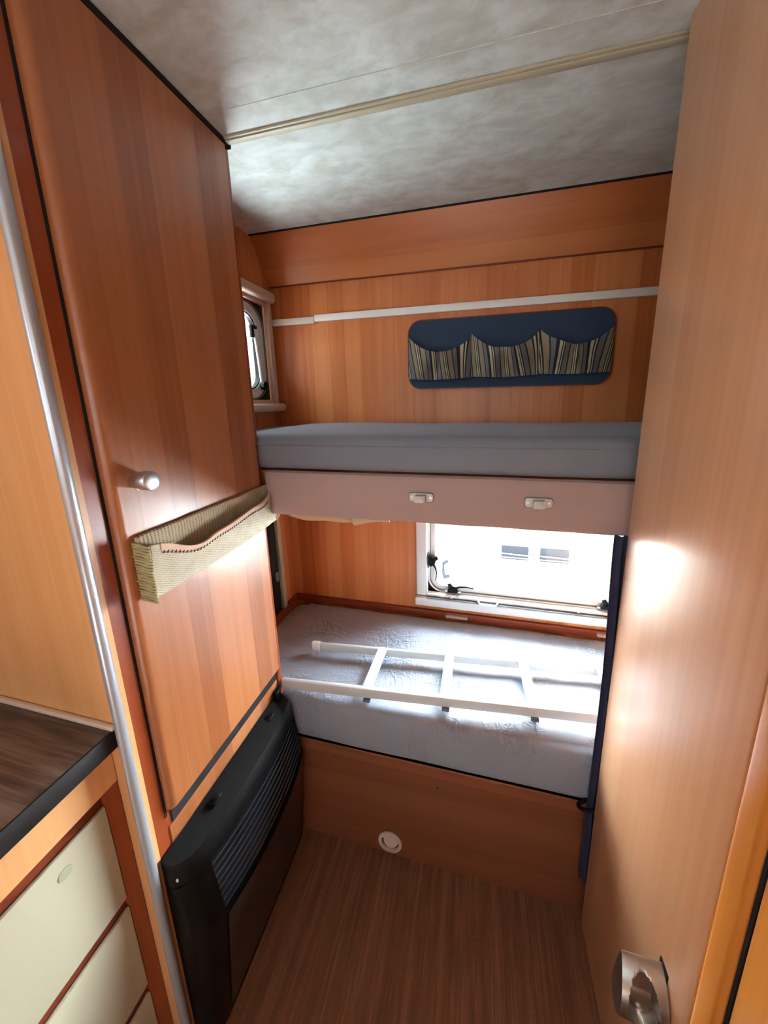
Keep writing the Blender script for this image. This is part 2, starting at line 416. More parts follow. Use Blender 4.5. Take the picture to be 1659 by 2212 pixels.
struct(obj('wall_right', holed('x', XR, XR+.03, YF, YB, 0, ZC, [WR]), M['wood_wall'], smooth=False), 'right outer wall behind the washroom', 'wall')
WF = (-.65, .95, 1.0, 1.6)
struct(obj('wall_front', holed('y', YF-.03, YF, XK, XR, 0, ZC, [WF]), M['wood_side'], smooth=False), 'front wall behind the camera', 'wall')

# sloped cove panel between ceiling and back wall
bm = new()
pr_ = [(1.108, 1.9), (1.2, 1.9), (1.2, 1.765), (1.196, 1.765)]
vs = [[bm.verts.new((x, y, z)) for y, z in pr_] for x in (XL, XR)]
for k in range(4): bm.faces.new((vs[0][k], vs[0][(k+1) % 4], vs[1][(k+1) % 4], vs[1][k]))
bm.faces.new(vs[0][::-1]); bm.faces.new(vs[1])
cove = struct(obj('trim_1', bm, M['wood_h'], smooth=False), 'sloping cherry veneer cove panel under the ceiling edge', 'cove panel')
nrm = Vector((0, -.135, -.088)).normalized()
c0 = Vector((-.607, 1.124, 1.878))
obj('screw_cap', lathe(new(), c0-nrm*.001, nrm, [(0, .0085), (.0022, .0085), (.003, .007), (.003, .0)]), M['cap'], cove, label='round brown screw cap')
obj('shadow_gap', beam(new(), (XL, 1.1035, 1.8985), (XR, 1.1035, 1.8985), .006, .003), M['gap'], cove, smooth=False)
obj('lower_bead', beam(new(), (XL, 1.1955, 1.7625), (XR, 1.1955, 1.7625), .006, .004, .001), M['wood_dark'], cove)
# beige ceiling joint strip
bm = new(); box(bm, (-.56, .722, 1.8955), (XR, .743, 1.9), .0015); box(bm, (-.56, .7265, 1.8925), (XR, .738, 1.896), .0015)
struct(obj('trim_2', bm, M['beige_strip']), 'beige joint strip running across the ceiling', 'ceiling strip')
obj('shadow_line', B((-.56, .744, 1.8985), (XR, .7455, 1.9)), M['seal'], bpy.data.objects['trim_2'], smooth=False)
struct(obj('trim_3', B((-.49, .668, 1.8988), (XR, .6688, 1.9)), M['ceiling'], smooth=False), 'thin seam line in the ceiling board', 'ceiling seam')
# white strip on back wall, two lengths
t4 = struct(obj('trim_4', B((-.588, 1.186, 1.633), (XR, 1.20, 1.656), .002), M['white_plastic']), 'long white cable strip across the back wall above the organiser', 'wall strip')
obj('end_length', B((XL+.002, 1.187, 1.628), (-.591, 1.20, 1.651), .002), M['white_plastic'], t4)
# pale filler bead down the seam of the wall
bm = new()
for z0, z1 in ((1.657, 1.755), (1.276, 1.385)):
    pts = []
    n_ = 14
    for k in range(n_+1):
        z = z0+(z1-z0)*k/n_; pts.append((.099+.0022*noise.noise(Vector((0, 3, z*40))), 1.1993, z))
    tube(bm, pts, [.0008+.0016*abs(noise.noise(Vector((5, 1, z*55)))) for (_, _, z) in pts], 6)
struct(obj('trim_5', bm, M['filler']), 'pale ragged filler seam on the back wall behind the organiser', 'wall seam')

# ---- window_1: big hinged window over the lower bunk
w1 = thing('window_1', 'wide pale framed window above the lower bunk', 'window', (.26, 1.2, .56), kind='structure')
FY = lambda a, b, d: (a, d, b)
bm = new(); box(bm, (-.222, 1.178, .596), (-.181, 1.2, 1.02), .004); box(bm, (.69, 1.178, .596), (.74, 1.2, 1.02), .004)
obj('window_frame', bm, M['frame'], w1)
bm = new(); box(bm, (-.226, 1.166, .557), (.744, 1.2, .592), .006, 3); obj('lower_cassette', bm, M['frame'], w1)
obj('blind_groove', B((-.18, 1.168, .5915), (.70, 1.2, .5955)), M['seal'], w1, smooth=False)
bm = new(); box(bm, (-.18, 1.180, .5955), (.69, 1.2, .607), .003)
for k in range(4): beam(bm, (-.18, 1.179, .5985+k*.0026), (.69, 1.179, .5985+k*.0026), .0012, .0009)
obj('blind_rail', bm, M['white_plastic'], w1)
bm = new(); box(bm, (-.02+.03, 1.170, .603), (.018, 1.182, .613), .002); box(bm, (.082, 1.170, .603), (.09, 1.182, .613), .002)
bm2 = bm; tube(bm2, [(.014, 1.172, .602), (.022, 1.163, .595), (.078, 1.163, .595), (.086, 1.172, .602)], .0042, 10)
obj('blind_handle', bm2, M['white_plastic'], w1)
for cx in (-.085, .36):
    bm = new(); box(bm, (cx-.014, 1.177, .602), (cx+.014, 1.19, .609), .001); box(bm, (cx-.004, 1.174, .597), (cx+.004, 1.186, .606), .001)
    obj('blind_clip', bm, M['white_plastic'], w1)
n_ = 10
bm = ring_plate(new(), square_match(-.181, .70, .60, 1.0, n_), rrect(-.176, .695, .608, .995, .055, n_), FY, 1.208, 1.224)
obj('rubber_surround', bm, M['black'], w1)
bm = ring_plate(new(), rrect(-.178, .697, .606, .997, .056, n_), rrect(-.171, .69, .613, .99, .05, n_), FY, 1.200, 1.212)
obj('outer_rim', bm, M['white_plastic'], w1)
bm = ring_plate(new(), rrect(-.171, .69, .613, .99, .05, n_), rrect(-.1695, .6885, .6145, .9885, .0485, n_), FY, 1.198, 1.212)
obj('rim_seal', bm, M['seal'], w1)
bm = ring_plate(new(), rrect(-.169, .688, .615, .988, .048, n_), rrect(-.152, .671, .632, .971, .036, n_), FY, 1.205, 1.214)
obj('inner_rim', bm, M['frame'], w1)
obj('pane', plate(new(), rrect(-.166, .685, .618, .985, .046, n_), FY, 1.215, 1.217), M['pane'], w1, smooth=False)
def latch(px, pz, ang, parent, fx=FY, depth=1.2, k=1.45):
    """black lever catch: body, hub and a thin curved lever"""
    g = lambda a, b, d: Vector(fx(px+k*(a*math.cos(ang)-b*math.sin(ang)), pz+k*(a*math.sin(ang)+b*math.cos(ang)), depth-d))
    bm = new()
    body = [(-.012, -.006), (.014, -.006), (.018, .002), (.012, .012), (.002, .014), (-.004, .022), (-.012, .018), (-.008, .008)]
    plate(bm, body, g, .002, .018)
    cyl(bm, g(.002, .003, 0), g(.002, .003, .024), .0065, n=16)
    tube(bm, [g(.010, .008, .016), g(.022, .014, .018), g(.036, .0155, .018), g(.056, .013, .017)], [.0055, .004, .0032, .0026], 8)
    pl = obj('latch', bm, M['black'], parent)
    obj('latch_base', plate(new(), [(-.018, -.009), (.024, -.009), (.024, -.005), (-.018, -.005)], g, .0, .014), M['seal'], pl)
latch(-.085, .626, 0, w1)
latch(-.168, .745, math.radians(-88), w1)
latch(.45, .626, 0, w1)

# ---- window_2: small window in the left wall
w2 = thing('window_2', 'small beige framed window at the left end of the upper bunk', 'window', (XL, 1.0, 1.32), kind='structure')
FX = lambda a, b, d: (d, a, b)
bm = new(); box(bm, (XL-.002, .80, 1.702), (XL+.034, 1.184, 1.738), .013, 5); obj('upper_cassette', bm, M['frame_beige'], w2)
bm = new(); box(bm, (XL-.002, .80, 1.316), (XL+.036, 1.192, 1.346), .012, 5); obj('lower_cassette', bm, M['frame_beige'], w2)
bm = new(); box(bm, (XL-.002, 1.152, 1.340), (XL+.014, 1.176, 1.708), .003); box(bm, (XL-.002, .80, 1.340), (XL+.014, .825, 1.708), .003)
box(bm, (XL-.002, .825, 1.346), (XL+.006, 1.152, 1.360), .001); obj('window_frame', bm, M['frame_beige'], w2)
obj('blind_rail', B((XL, .825, 1.690), (XL+.010, 1.152, 1.702), .002), M['frame_beige'], w2)
bm = ring_plate(new(), square_match(.822, 1.155, 1.356, 1.694, n_), rrect(.83, 1.146, 1.36, 1.69, .092, n_), FX, XL-.028, XL-.010)
obj('rubber_surround', bm, M['black'], w2)
bm = ring_plate(new(), rrect(.83, 1.146, 1.36, 1.69, .092, n_), rrect(.836, 1.140, 1.366, 1.684, .086, n_), FX, XL-.026, XL-.004)
obj('outer_rim', bm, M['seal'], w2)
bm = ring_plate(new(), rrect(.836, 1.140, 1.366, 1.684, .086, n_), rrect(.866, 1.110, 1.396, 1.654, .058, n_), FX, XL-.026, XL-.008)
obj('inner_rim', bm, M['frame'], w2)
bm = ring_plate(new(), rrect(.866, 1.110, 1.396, 1.654, .058, n_), rrect(.871, 1.105, 1.401, 1.649, .053, n_), FX, XL-.028, XL-.012)
obj('inner_seal', bm, M['black'], w2)
obj('pane', plate(new(), rrect(.84, 1.14, 1.37, 1.68, .06, n_), FX, XL-.024, XL-.022), M['pane'], w2, smooth=False)
bm = new(); tube(bm, [(XL-.002, 1.088, 1.60), (XL-.001, 1.096, 1.50), (XL-.001, 1.102, 1.42)], .0062, 12)
obj('stay_arm', bm, M['frame'], w2)
bm = new(); box(bm, (XL-.010, 1.068, 1.60), (XL+.004, 1.096, 1.612), .002); box(bm, (XL-.008, 1.068, 1.57), (XL+.002, 1.080, 1.60), .001)
obj('stay_bracket', bm, M['black'], w2)
bm = new()
for k in range(9):
    a = 2*math.pi*k/9; cyl(bm, (XL-.004, 1.104+.010*math.cos(a), 1.41+.010*math.sin(a)), (XL+.012, 1.104+.010*math.cos(a), 1.41+.010*math.sin(a)), .005, n=8)
cyl(bm, (XL-.006, 1.104, 1.41), (XL+.013, 1.104, 1.41), .011, n=20)
obj('stay_knob', bm, M['black'], w2)
# ---- windows out of the picture
def far_window(name, label, axis, d, rect, s):
    w = thing(name, label, 'window', (0, 0, 0), kind='structure')
    f = FX if axis == 'x' else FY
    a0, a1, b0, b1 = rect
    obj('window_frame', ring_plate(new(), rrect(a0-.03, a1+.03, b0-.03, b1+.03, .05, 6), rrect(a0+.012, a1-.012, b0+.012, b1-.012, .05, 6), f, d, d+s*.012), M['frame'], w)
    obj('pane', plate(new(), rrect(a0+.005, a1-.005, b0+.005, b1-.005, .04, 6), f, d-s*.014, d-s*.016), M['pane'], w, smooth=False)
far_window('window_3', 'kitchen window above the counter, out of the picture', 'x', XK, WK, 1)
far_window('window_4', 'seat window on the right, out of the picture', 'x', XR, WR, -1)
far_window('window_5', 'front window behind the camera', 'y', YF, WF, 1)

# ---- washroom on the right: walls, post, door
PXW = .29
struct(obj('wall_washroom', B((.312, .682, 0), (XR, .702, ZC)), M['wood_door'], smooth=False), 'back wall of the washroom closing off the bunks', 'wall')
d1 = struct(obj('door_1', B((PXW, .366, .02), (PXW+.022, .702, ZC), .002), M['wood_door']), 'pale cherry washroom door with a brushed metal grip on the right', 'door')
# grip
bm = new(); nz, nx = 14, 12
def grip_pt(s, t, back):
    # s 0..1 outward from the door, t 0..1 upward
    z = .398+.118*t; bow = math.sin(math.pi*t)
    xo = PXW-.056-.007*bow
    x = PXW-.002+(xo-PXW+.002)*s
    yb = .424; yfc = .420-.033*bow**.75+.004*s*s
    if back: return Vector((x, yb, z))
    u, v = (s-.52)/.33, (t-.60)/.33
    q = max(0, 1-(u*u+v*v)); return Vector((x, yfc+.016*min(1, q*2.4)**.5*min(1, bow*1.2), z))
nu, nv = 40, 48
F = [[bm.verts.new(grip_pt(i/nu, j/nv, 0)) for j in range(nv+1)] for i in range(nu+1)]
K = [[bm.verts.new(grip_pt(i/nu, j/nv, 1)) for j in range(nv+1)] for i in range(nu+1)]
for i in range(nu):
    for j in range(nv):
        bm.faces.new((F[i][j], F[i+1][j], F[i+1][j+1], F[i][j+1])); bm.faces.new((K[i][j], K[i][j+1], K[i+1][j+1], K[i+1][j]))
for i in range(nu):
    bm.faces.new((F[i][0], K[i][0], K[i+1][0], F[i+1][0])); bm.faces.new((F[i][nv], F[i+1][nv], K[i+1][nv], K[i][nv]))
for j in range(nv):
    bm.faces.new((F[nu][j], K[nu][j], K[nu][j+1], F[nu][j+1])); bm.faces.new((F[0][j], F[0][j+1], K[0][j+1], K[0][j]))
hd = obj('door_handle', bm, M['chrome'], d1, angle=38, label='brushed metal grip with an oval finger recess')
obj('base_gasket', B((PXW-.0018, .409, .396), (PXW+.0005, .429, .519), .0005), M['black'], hd)
post = new(); box(post, (PXW-.004, .328, 0), (PXW+.03, .364, ZC), .009, 4, lambda c, d: abs(d.z) > .5 and c.x < PXW)
struct(obj('trim_6', post, M['wood_edge']), 'honey coloured rounded post beside the washroom door', 'door post')
struct(obj('wall_aisle', B((PXW, -.45, 0), (PXW+.02, .322, ZC), .004), M['wood_edge']), 'honey veneer panel at the right edge before the post', 'wall')
struct(obj('wall_divider', B((PXW+.02, -.45, 0), (XR, -.43, ZC)), M['wood_side'], smooth=False), 'washroom front wall, out of the picture', 'wall')
struct(obj('dark_gap_right', B((PXW+.001, .323, 0), (PXW+.02, .327, ZC)), M['gap'], smooth=False), 'dark gap line beside the post', 'gap')  # black strip put in for the dark gap, not a baseboard

# ---------------------------------------------------------------- wardrobe
wr = thing('wardrobe', 'tall cherry veneer wardrobe with a silver knob, left of the bunks', 'wardrobe', (-.65, .54, 0))
XF = -.556   # carcass face
obj('side_panel', B((XK+.001, .337, 0), (-.556, .352, ZC-.001)), M['wood_side'], wr, smooth=False, label='honey coloured side panel above the counter')
bm = new()
box(bm, (XF-.012, .352, 0), (XF, .388, ZC-.001)); box(bm, (XF-.012, .715, .0), (XF, .735, ZC-.001)); box(bm, (XF-.012, .388, 0), (XF, .715, .62)); box(bm, (XF-.012, .388, 1.87), (XF, .715, ZC-.001))
obj('face_frame', bm, M['wood_red'], wr, smooth=False)
obj('lower_rail', B((XF-.004, .376, .50), (XF+.003, .728, .5615), .001), M['wood_v'], wr)
obj('end_post', B((-.60, .728, 0), (-.549, .752, ZC-.001), .008, 4, lambda c, d: abs(d.z) > .5 and c.x > -.58), M['wood_red'], wr)
obj('back_panel', B((XL-.02, .735, 0), (-.602, .7495, ZC-.001)), M['wood_red'], wr, smooth=False)
obj('edge_trim', B((-.5635, .3275, 0), (-.5485, .343, ZC-.001), .0072, 7, lambda c, d: abs(d.z) > .5), M['alu_trim'], wr, label='rounded silver aluminium corner trim')
dr = obj('door', B((XF, .3765, .602), (XF+.016, .7262, 1.888), .0125, 7, lambda c, d: abs(d.z) > .5 and c.x > XF+.01 and c.y < .5 or (abs(d.z) < .5 and c.x > XF+.01 and False)), M['wood_v'], wr)
prof = [(0, .012), (.004, .0135), (.017, .0137), (.019, .0152), (.0205, .0155), (.033, .0158), (.0355, .0148), (.037, .012), (.0378, .006), (.038, 0)]
kn = obj('knob', lathe(new(), (XF+.0155, .416, 1.231), (1, 0, 0), prof, 36), M['satin'], dr, label='round satin metal knob')
obj('knob_button', lathe(new(), (XF+.034, .4045, 1.2195), (0, -1, -.9), [(0, .0025), (.002, .0025), (.0025, 0)], 12), M['white_plastic'], kn)
obj('door_gap', B((XF, .384, .562), (XF+.0032, .728, .6015)), M['gap'], wr, smooth=False, label='black slot under the door')
obj('door_edge_shadow', B((XF-.002, .3725, .586), (XF+.001, .3765, 1.888)), M['gap'], wr, smooth=False)
obj('top_seal', B((XF-.01, .345, 1.889), (XF+.018, .745, 1.8995), .002), M['gap'], wr, label='dark sealing bead against the ceiling')

# ---- pocket hanging on the wardrobe door
pk = thing('hanging_pocket', 'beige woven storage pocket on the wardrobe door below the knob', 'pocket', (-.52, .57, 1.03))
XD = XF+.0162
obj('backing', rbox((XD, .394, 1.034), (XD+.012, .762, 1.142), .0058, .006, lambda p, n: Vector((.0012*noise.noise(p*60), 0, .001*noise.noise(p*22)))), M['weave_back'], pk, label='padded sand tweed backing')
bm = new()
nu, nv = 90, 16
def pouch(u, v, inn=0):
    y = .394+.366*u
    zt = 1.133-.031*math.exp(-((u-.24)/.17)**2)-.018*math.exp(-((u-.52)/.22)**2)-.006*math.exp(-((u-.8)/.1)**2)-(.012*u)
    zt = zt+.004*math.sin(u*23)*.4
    zb = 1.033+.010*u
    z = zb+(zt-zb)*v
    bulge = .014+.024*(math.sin(math.pi*min(1, u*1.04+.05))**.45)*(.35+.65*v)
    bulge += .0022*noise.noise(Vector((u*9, v*3, 1)))
    bulge *= (min(1, u/.02+.75))
    if u > .97: bulge *= 1-(u-.97)/.03*.5
    return Vector((XD+.006+bulge-inn*.003, y, z))
G = [[[bm.verts.new(pouch(i/nu, j/nv, s)) for j in range(nv+1)] for i in range(nu+1)] for s in (0, 1)]
for s in (0, 1):
    for i in range(nu):
        for j in range(nv): bm.faces.new((G[s][i][j], G[s][i+1][j], G[s][i+1][j+1], G[s][i][j+1]))
for i in range(nu):
    bm.faces.new((G[0][i][nv], G[0][i+1][nv], G[1][i+1][nv], G[1][i][nv])); bm.faces.new((G[0][i][0], G[1][i][0], G[1][i+1][0], G[0][i+1][0]))
for j in range(nv):
    bm.faces.new((G[0][0][j], G[0][0][j+1], G[1][0][j+1], G[1][0][j])); bm.faces.new((G[0][nu][j], G[1][nu][j], G[1][nu][j+1], G[0][nu][j+1]))
pf = obj('pouch', bm, M['weave'], pk)
bm = new()   # hem band folded over the lip
for s in (0,):
    A = [bm.verts.new(pouch(.05+.94*i/nu, .86)+Vector((.0012, 0, 0))) for i in range(nu+1)]
    Bv = [bm.verts.new(pouch(.05+.94*i/nu, 1.0)+Vector((.0014, 0, .001))) for i in range(nu+1)]
    Cv = [bm.verts.new(pouch(.05+.94*i/nu, 1.0, 1)+Vector((-.001, 0, .001))) for i in range(nu+1)]
    Dv = [bm.verts.new(pouch(.05+.94*i/nu, .90, 1)+Vector((-.001, 0, 0))) for i in range(nu+1)]
    for P, Q in ((A, Bv), (Bv, Cv), (Cv, Dv), (Dv, A)):
        for i in range(nu): bm.faces.new((P[i], P[i+1], Q[i+1], Q[i]))
obj('hem', bm, M['hem'], pf, label='sand coloured binding along the pouch lip')
bm = new()
for i in range(44):
    u = .06+.80*i/43; p = pouch(u, .845)+Vector((.0014, 0, 0)); beam(bm, p+Vector((0, -.0009, -.0022)), p+Vector((0, .0012, .0026)), .0014, .0016)
obj('stitching', bm, M['stitch'], pf, smooth=False, label='row of dark stitches')
bm = new()   # gusset at the near end
box(bm, (XD+.001, .3905, 1.032), (XD+.034, .3955, 1.134), .0022, 3)
for v in bm.verts:
    if v.co.x > XD+.02: v.co.x -= .010*(1-(v.co.z-1.032)/.102)*0; v.co.z -= .004
for k in range(7): tube(bm, [(XD+.001, .3902, 1.038+k*.0145), (XD+.017, .3893, 1.036+k*.0145), (XD+.031, .3902, 1.033+k*.0145)], .0012, 6)
obj('gusset', bm, M['weave_olive'], pk, label='olive knitted end gusset')
bm = new(); tube(bm, [(XD+.004, .7615, 1.128), (XD+.020, .764, 1.124), (XD+.030, .764, 1.112), (XD+.026, .763, 1.06), (XD+.012, .762, 1.04)], .0028, 8)
obj('end_binding', bm, M['hem'], pk)

# ---------------------------------------------------------------- heater
ht = thing('gas_heater', 'black floor heater with bowed slatted grille beside the lower bunk', 'heater', (-.51, .54, 0))
HY0, HY1 = .348, .730
def hx(y, z):
    u = (y-HY0)/(HY1-HY0); c = max(0, 1-abs(2*u-1)**2.2)
    if z >= .335: t = (z-.335)/.17; base, bow = -.488-.024*t, .027-.005*t
    else: t = (.335-z)/.335; base, bow = -.488-.022*t, .027*(1-t)**1.3+.002
    near = max(0, 1-(y-HY0)/.045); far = max(0, 1-(HY1-y)/.02)
    return base+bow*c-.022*near**2.2-.010*far**2.5
def heater_shell(zs, inset=0, y0=HY0, y1=HY1, n=60, back=-.552, fcorner=.006):
    bm = new(); R = []
    for z in zs:
        row = []
        for k in range(n+1):
            y = y0+(y1-y0)*k/n; x = hx(y, z)-inset
            e = min(k, n-k)
            if e < 2: x -= fcorner*(2-e)/2
            row.append(bm.verts.new((x, y, z)))
        row.append(bm.verts.new((back, y1, z))); row.append(bm.verts.new((back, y0, z))); R.append(row)
    for A, C_ in zip(R, R[1:]):
        m = len(A)
        for k in range(m): bm.faces.new((A[k], A[(k+1) % m], C_[(k+1) % m], C_[k]))
    bm.faces.new(R[0][::-1]); bm.faces.new(R[-1]); return bm
obj('casing', heater_shell([.004, .02, .08, .14, .2, .25, .29, .32, .335]), M['black_metal'], ht)
core = obj('grille_core', heater_shell([.335, .40, .462], .018, HY0+.004, HY1-.004), M['gap'], ht)
# solid near flank of the upper housing
top = heater_shell([.460, .472, .490, .504], 0)
for v in top.verts:
    if v.co.z > .50 and v.co.x > -.545: v.co.x -= .006
    elif v.co.z > .485 and v.co.x > -.545: v.co.x -= .001
for v in top.verts:
    if v.co.x < -.545: v.co.z += .018 if v.co.z > .5 else 0
obj('top_cover', top, M['black'], ht)
for k in range(8):
    z = .345+k*.0150
    bm = new(); n = 40; rows = []
    ya, yb_ = HY0+.048, HY1-.008
    for q in range(n+1):
        y = ya+(yb_-ya)*q/n; x = hx(y, z)+.0005
        rows.append([bm.verts.new((x-.016, y, z+.0045)), bm.verts.new((x-.001, y, z+.0015)), bm.verts.new((x, y, z)), bm.verts.new((x-.001, y, z-.0012)), bm.verts.new((x-.016, y, z+.002))])
    for A, C_ in zip(rows, rows[1:]):
        for j in range(5): bm.faces.new((A[j], A[(j+1) % 5], C_[(j+1) % 5], C_[j]))
    bm.faces.new(rows[0]); bm.faces.new(rows[-1][::-1])
    obj('grille_slat', bm, M['slat'] if k == 0 else M['slat'], ht)
# slim end plates of the grille
nearp = heater_shell([.334, .37, .40, .43, .461], 0, HY0, HY0+.050)
obj('end_plate', nearp, M['black_metal'], ht)
obj('end_plate', heater_shell([.334, .40, .461], 0, HY1-.010, HY1), M['black_metal'], ht)
# front plate
bm = new(); n = 30; R = []
for z in (.03, .12, .20, .27, .30, .325):
    R.append([bm.verts.new((hx(y, z)+.002, y, z)) for y in [HY0+.050+(HY1-HY0-.075)*k/n for k in range(n+1)]])
Rb = [[bm.verts.new((v.co.x-.003, v.co.y, v.co.z)) for v in r] for r in R]
for A, C_ in zip(R, R[1:]):
    for k in range(n): bm.faces.new((A[k], A[k+1], C_[k+1], C_[k]))
for A, C_ in zip(Rb, Rb[1:]):
    for k in range(n): bm.faces.new((A[k], C_[k], C_[k+1], A[k+1]))
obj('front_plate', bm, M['heater_front'], ht, label='dark bronze lower front plate')
for y in (.46, .655):
    bm = new(); box(bm, (-.540, y-.012, .508), (-.524, y+.012, .517), .003, 3); cyl(bm, (-.531, y, .51), (-.531, y, .522), .006, n=16)
    obj('control_knob', bm, M['black'], ht)
bm = new(); box(bm, (-.552, .700, .50), (-.536, .722, .542), .004, 3); obj('mounting_lug', bm, M['black'], ht)
obj('screw', lathe(new(), (-.5185, HY0-.0005, .49), (0, -1, .2), [(0, .003), (.0012, .0028), (.0016, 0)], 12), M['satin'], ht)

# ---------------------------------------------------------------- kitchen unit and worktop
kc = thing('kitchen_cabinet', 'kitchen base unit with cream drawers under the dark counter', 'cabinet', (-.75, -.3, 0))
XCF = -.592
bm = new(); box(bm, (XK+.001, -.95, .08), (XCF-.010, .334, .793)); obj('carcass', bm, M['wood_dark'], kc, smooth=False)
bm = new(); box(bm, (XCF-.010, -.95, .716), (XCF, .336, .793)); obj('top_rail', bm, M['wood_side'], kc, smooth=False)
obj('side_stile', B((XCF-.010, .314, 0), (XCF-.001, .336, .716)), M['wood_red'], kc, smooth=False, label='red brown stile')
obj('plinth', B((XK+.001, -.95, 0), (XCF-.03, .30, .08)), M['gap'], kc, smooth=False)
for z0, z1 in ((.480, .690), (.252, .458), (.09, .230)):
    d = obj('drawer', B((XCF-.009, -.30, z0), (XCF-.002, .3135, z1), .002), M['cream'], kc)
    if z1 > .6:
        obj('push_button', lathe(new(), (XCF-.002, .250, .655), (1, 0, 0), [(0, .009), (.001, .009), (.0014, .007), (.0014, 0)], 20), M['catch'], d, label='clear round catch')
obj('drawer_front_panel', B((XCF-.012, -.93, .09), (XCF-.002, -.32, .695), .002), M['cream'], kc)
wt = thing('worktop', 'dark walnut laminate counter top at the left edge', 'countertop', (-.75, -.3, .795))
obj('top', B((XK+.001, -.95, .797), (-.5715, .3355, .8295), .001), M['worktop'], wt)
obj('front_edge', B((-.5715, -.95, .7955), (-.568, .3358, .830), .001), M['worktop_edge'], wt, label='black front edge band')
obj('sealing_strip', B((XK+.001, .3285, .8295), (-.566, .3368, .8375), .0025, 3), M['frame_beige'], wt, label='cream sealing strip along the wall')

# ---------------------------------------------------------------- upper bunk
XE = 1.14
ub = thing('upper_bunk', 'upper bunk with padded pink suede guard board', 'bunk bed', (.3, .97, 1.06))
def gb(p, n):
    return Vector((0, .0015*noise.noise(Vector((p.x*7, 1, p.z*9))), .0018*noise.noise(Vector((p.x*10, 5, 0)))*(1 if n.z < -.3 else .6)))
obj('guard_board', rbox((-.534, .7345, 1.062), (XE, .760, 1.179), .012, .012, gb), M['suede'], ub, label='guard board padded in dusty pink suede')
obj('bunk_base', B((XL+.01, .762, 1.11), (XE, 1.195, 1.176), .004), M['wood_wall'], ub)
def seg_fleece():
    pts = []
    for k in range(41):
        x = -.482+.27*k/40; pts.append((x, .772, 1.054-.003*math.sin(k*.33)-.005*math.sin(math.pi*k/40)))
    return tube(new(), pts, [.004+.007*math.sin(math.pi*min(1, k/30+.12)) if k < 26 else .011*(1-(k-26)/16)+.002 for k in range(41)], 10)
obj('fleece_lining', seg_fleece(), M['fleece'], ub, label='cream fleece lining bulging out below the board')
for cx in (-.125, .128):
    bk = obj('ladder_bracket', plate(new(), rrect(cx-.0275, cx+.0275, 1.1195, 1.1395, .006, 5), FY, .7345, .7305), M['grey_latch'], ub, label='grey screwed plastic catch')
    bm = new(); box(bm, (cx-.012, .716, 1.124), (cx+.010, .731, 1.1365), .002); box(bm, (cx-.013, .714, 1.121), (cx+.008, .719, 1.133), .001)
    box(bm, (cx+.008, .715, 1.122), (cx+.0115, .731, 1.138), .001)
    obj('hook', bm, M['grey_latch'], bk)
    for sx in (-.0215, .0215):
        obj('screw', lathe(new(), (cx+sx, .7306, 1.1295), (0, -1, 0), [(0, .0038), (.0012, .0036), (.0014, .0016), (.0006, .0012), (.0006, 0)], 14), M['satin'], bk)
    bmg = plate(new(), rrect(cx-.0295, cx+.0295, 1.1175, 1.1415, .007, 5), FY, .7352, .7338); obj('shadow_rim', bmg, M['seal'], bk)
# pivot fitting where the board meets the wardrobe
bm = new(); cyl(bm, (-.52, .80, 1.052), (-.50, .80, 1.052), .010, n=16); box(bm, (-.528, .79, 1.043), (-.505, .812, 1.062), .002); cyl(bm, (-.50, .785, 1.046), (-.488, .785, 1.046), .006, n=12)
obj('pivot_fitting', bm, M['chrome'], ub, label='small metal pivot fitting under the board')
def md(a):
    def f(p, n):
        return Vector((0, .003*noise.noise(Vector((p.x*5, p.z*14, a)))*(1 if abs(n.y) > .2 else 0), .0035*noise.noise(Vector((p.x*3.3, p.y*5, a)))))
    return f
um = thing('mattress', 'dark grey sheeted mattress on the upper bunk', 'mattress', (.3, .97, 1.179))
def umd(p, n):
    o = md(3)(p, n)
    o.z -= .010*math.exp(-((p.x+.70)/.07)**2) if p.z > 1.22 else 0
    return o
obj('fitted_sheet', rbox((XL+.012, .742, 1.181), (XE, 1.186, 1.271), .024, .012, umd), M['sheet_up'], um)
bm = new()   # loose hem fold hanging at the front
obj('piping', tube(bm, [(XL+.02+k*.038, .7412+.001*math.sin(k), 1.2445+.0016*noise.noise(Vector((k*.7, 0, 2)))) for k in range(50)], .0016, 6), M['sheet_up'], um)

# ---------------------------------------------------------------- lower bunk
lb = thing('lower_bunk', 'lower bunk box with cherry front panel and round air outlet', 'bunk bed', (.3, .97, 0))
obj('front_panel', B((-.5475, .7365, 0), (XE, .749, .362)), M['wood_bed'], lb, smooth=False)
obj('upper_rail', B((-.5475, .7355, .350), (XE, .749, .362), .002), M['wood_bed'], lb)
obj('bed_base', B((XL+.005, .752, .33), (XE, 1.195, .361)), M['wood_wall'], lb, smooth=False)
bm = new(); box(bm, (XL+.002, 1.186, .50), (XE, 1.199, .527), .002); box(bm, (XL+.001, .80, .50), (XL+.012, 1.186, .527), .002)
wbt = struct(obj('trim_7', bm, M['wood_dark']), 'dark batten along the wall behind the lower mattress', 'batten')
for cx in (-.065, .47): obj('retaining_tab', B((cx-.042, 1.176, .510), (cx+.042, 1.1885, .522), .002), M['suede'], wbt, label='pale tab on the batten')
vo = obj('air_outlet', lathe(new(), (-.226, .7352, .052), (0, -1, 0), [(0, .036), (.004, .0365), (.0075, .034), (.0075, .0275), (.002, .0265), (-.0, .026)], 40), M['frame_beige'], lb, label='round cream air outlet near the floor')
obj('outlet_throat', lathe(new(), (-.226, .7348, .052), (0, -1, 0), [(0, .0265), (.0012, .0262), (.0012, 0)], 30), M['gap'], vo)
bm = new(); pts = []
for k in range(25):
    a = math.pi*2*k/24
FL = [(-.224+.0225*math.cos(a), .060+.0205*math.sin(a)) for a in [2*math.pi*k/28 for k in range(28)]]
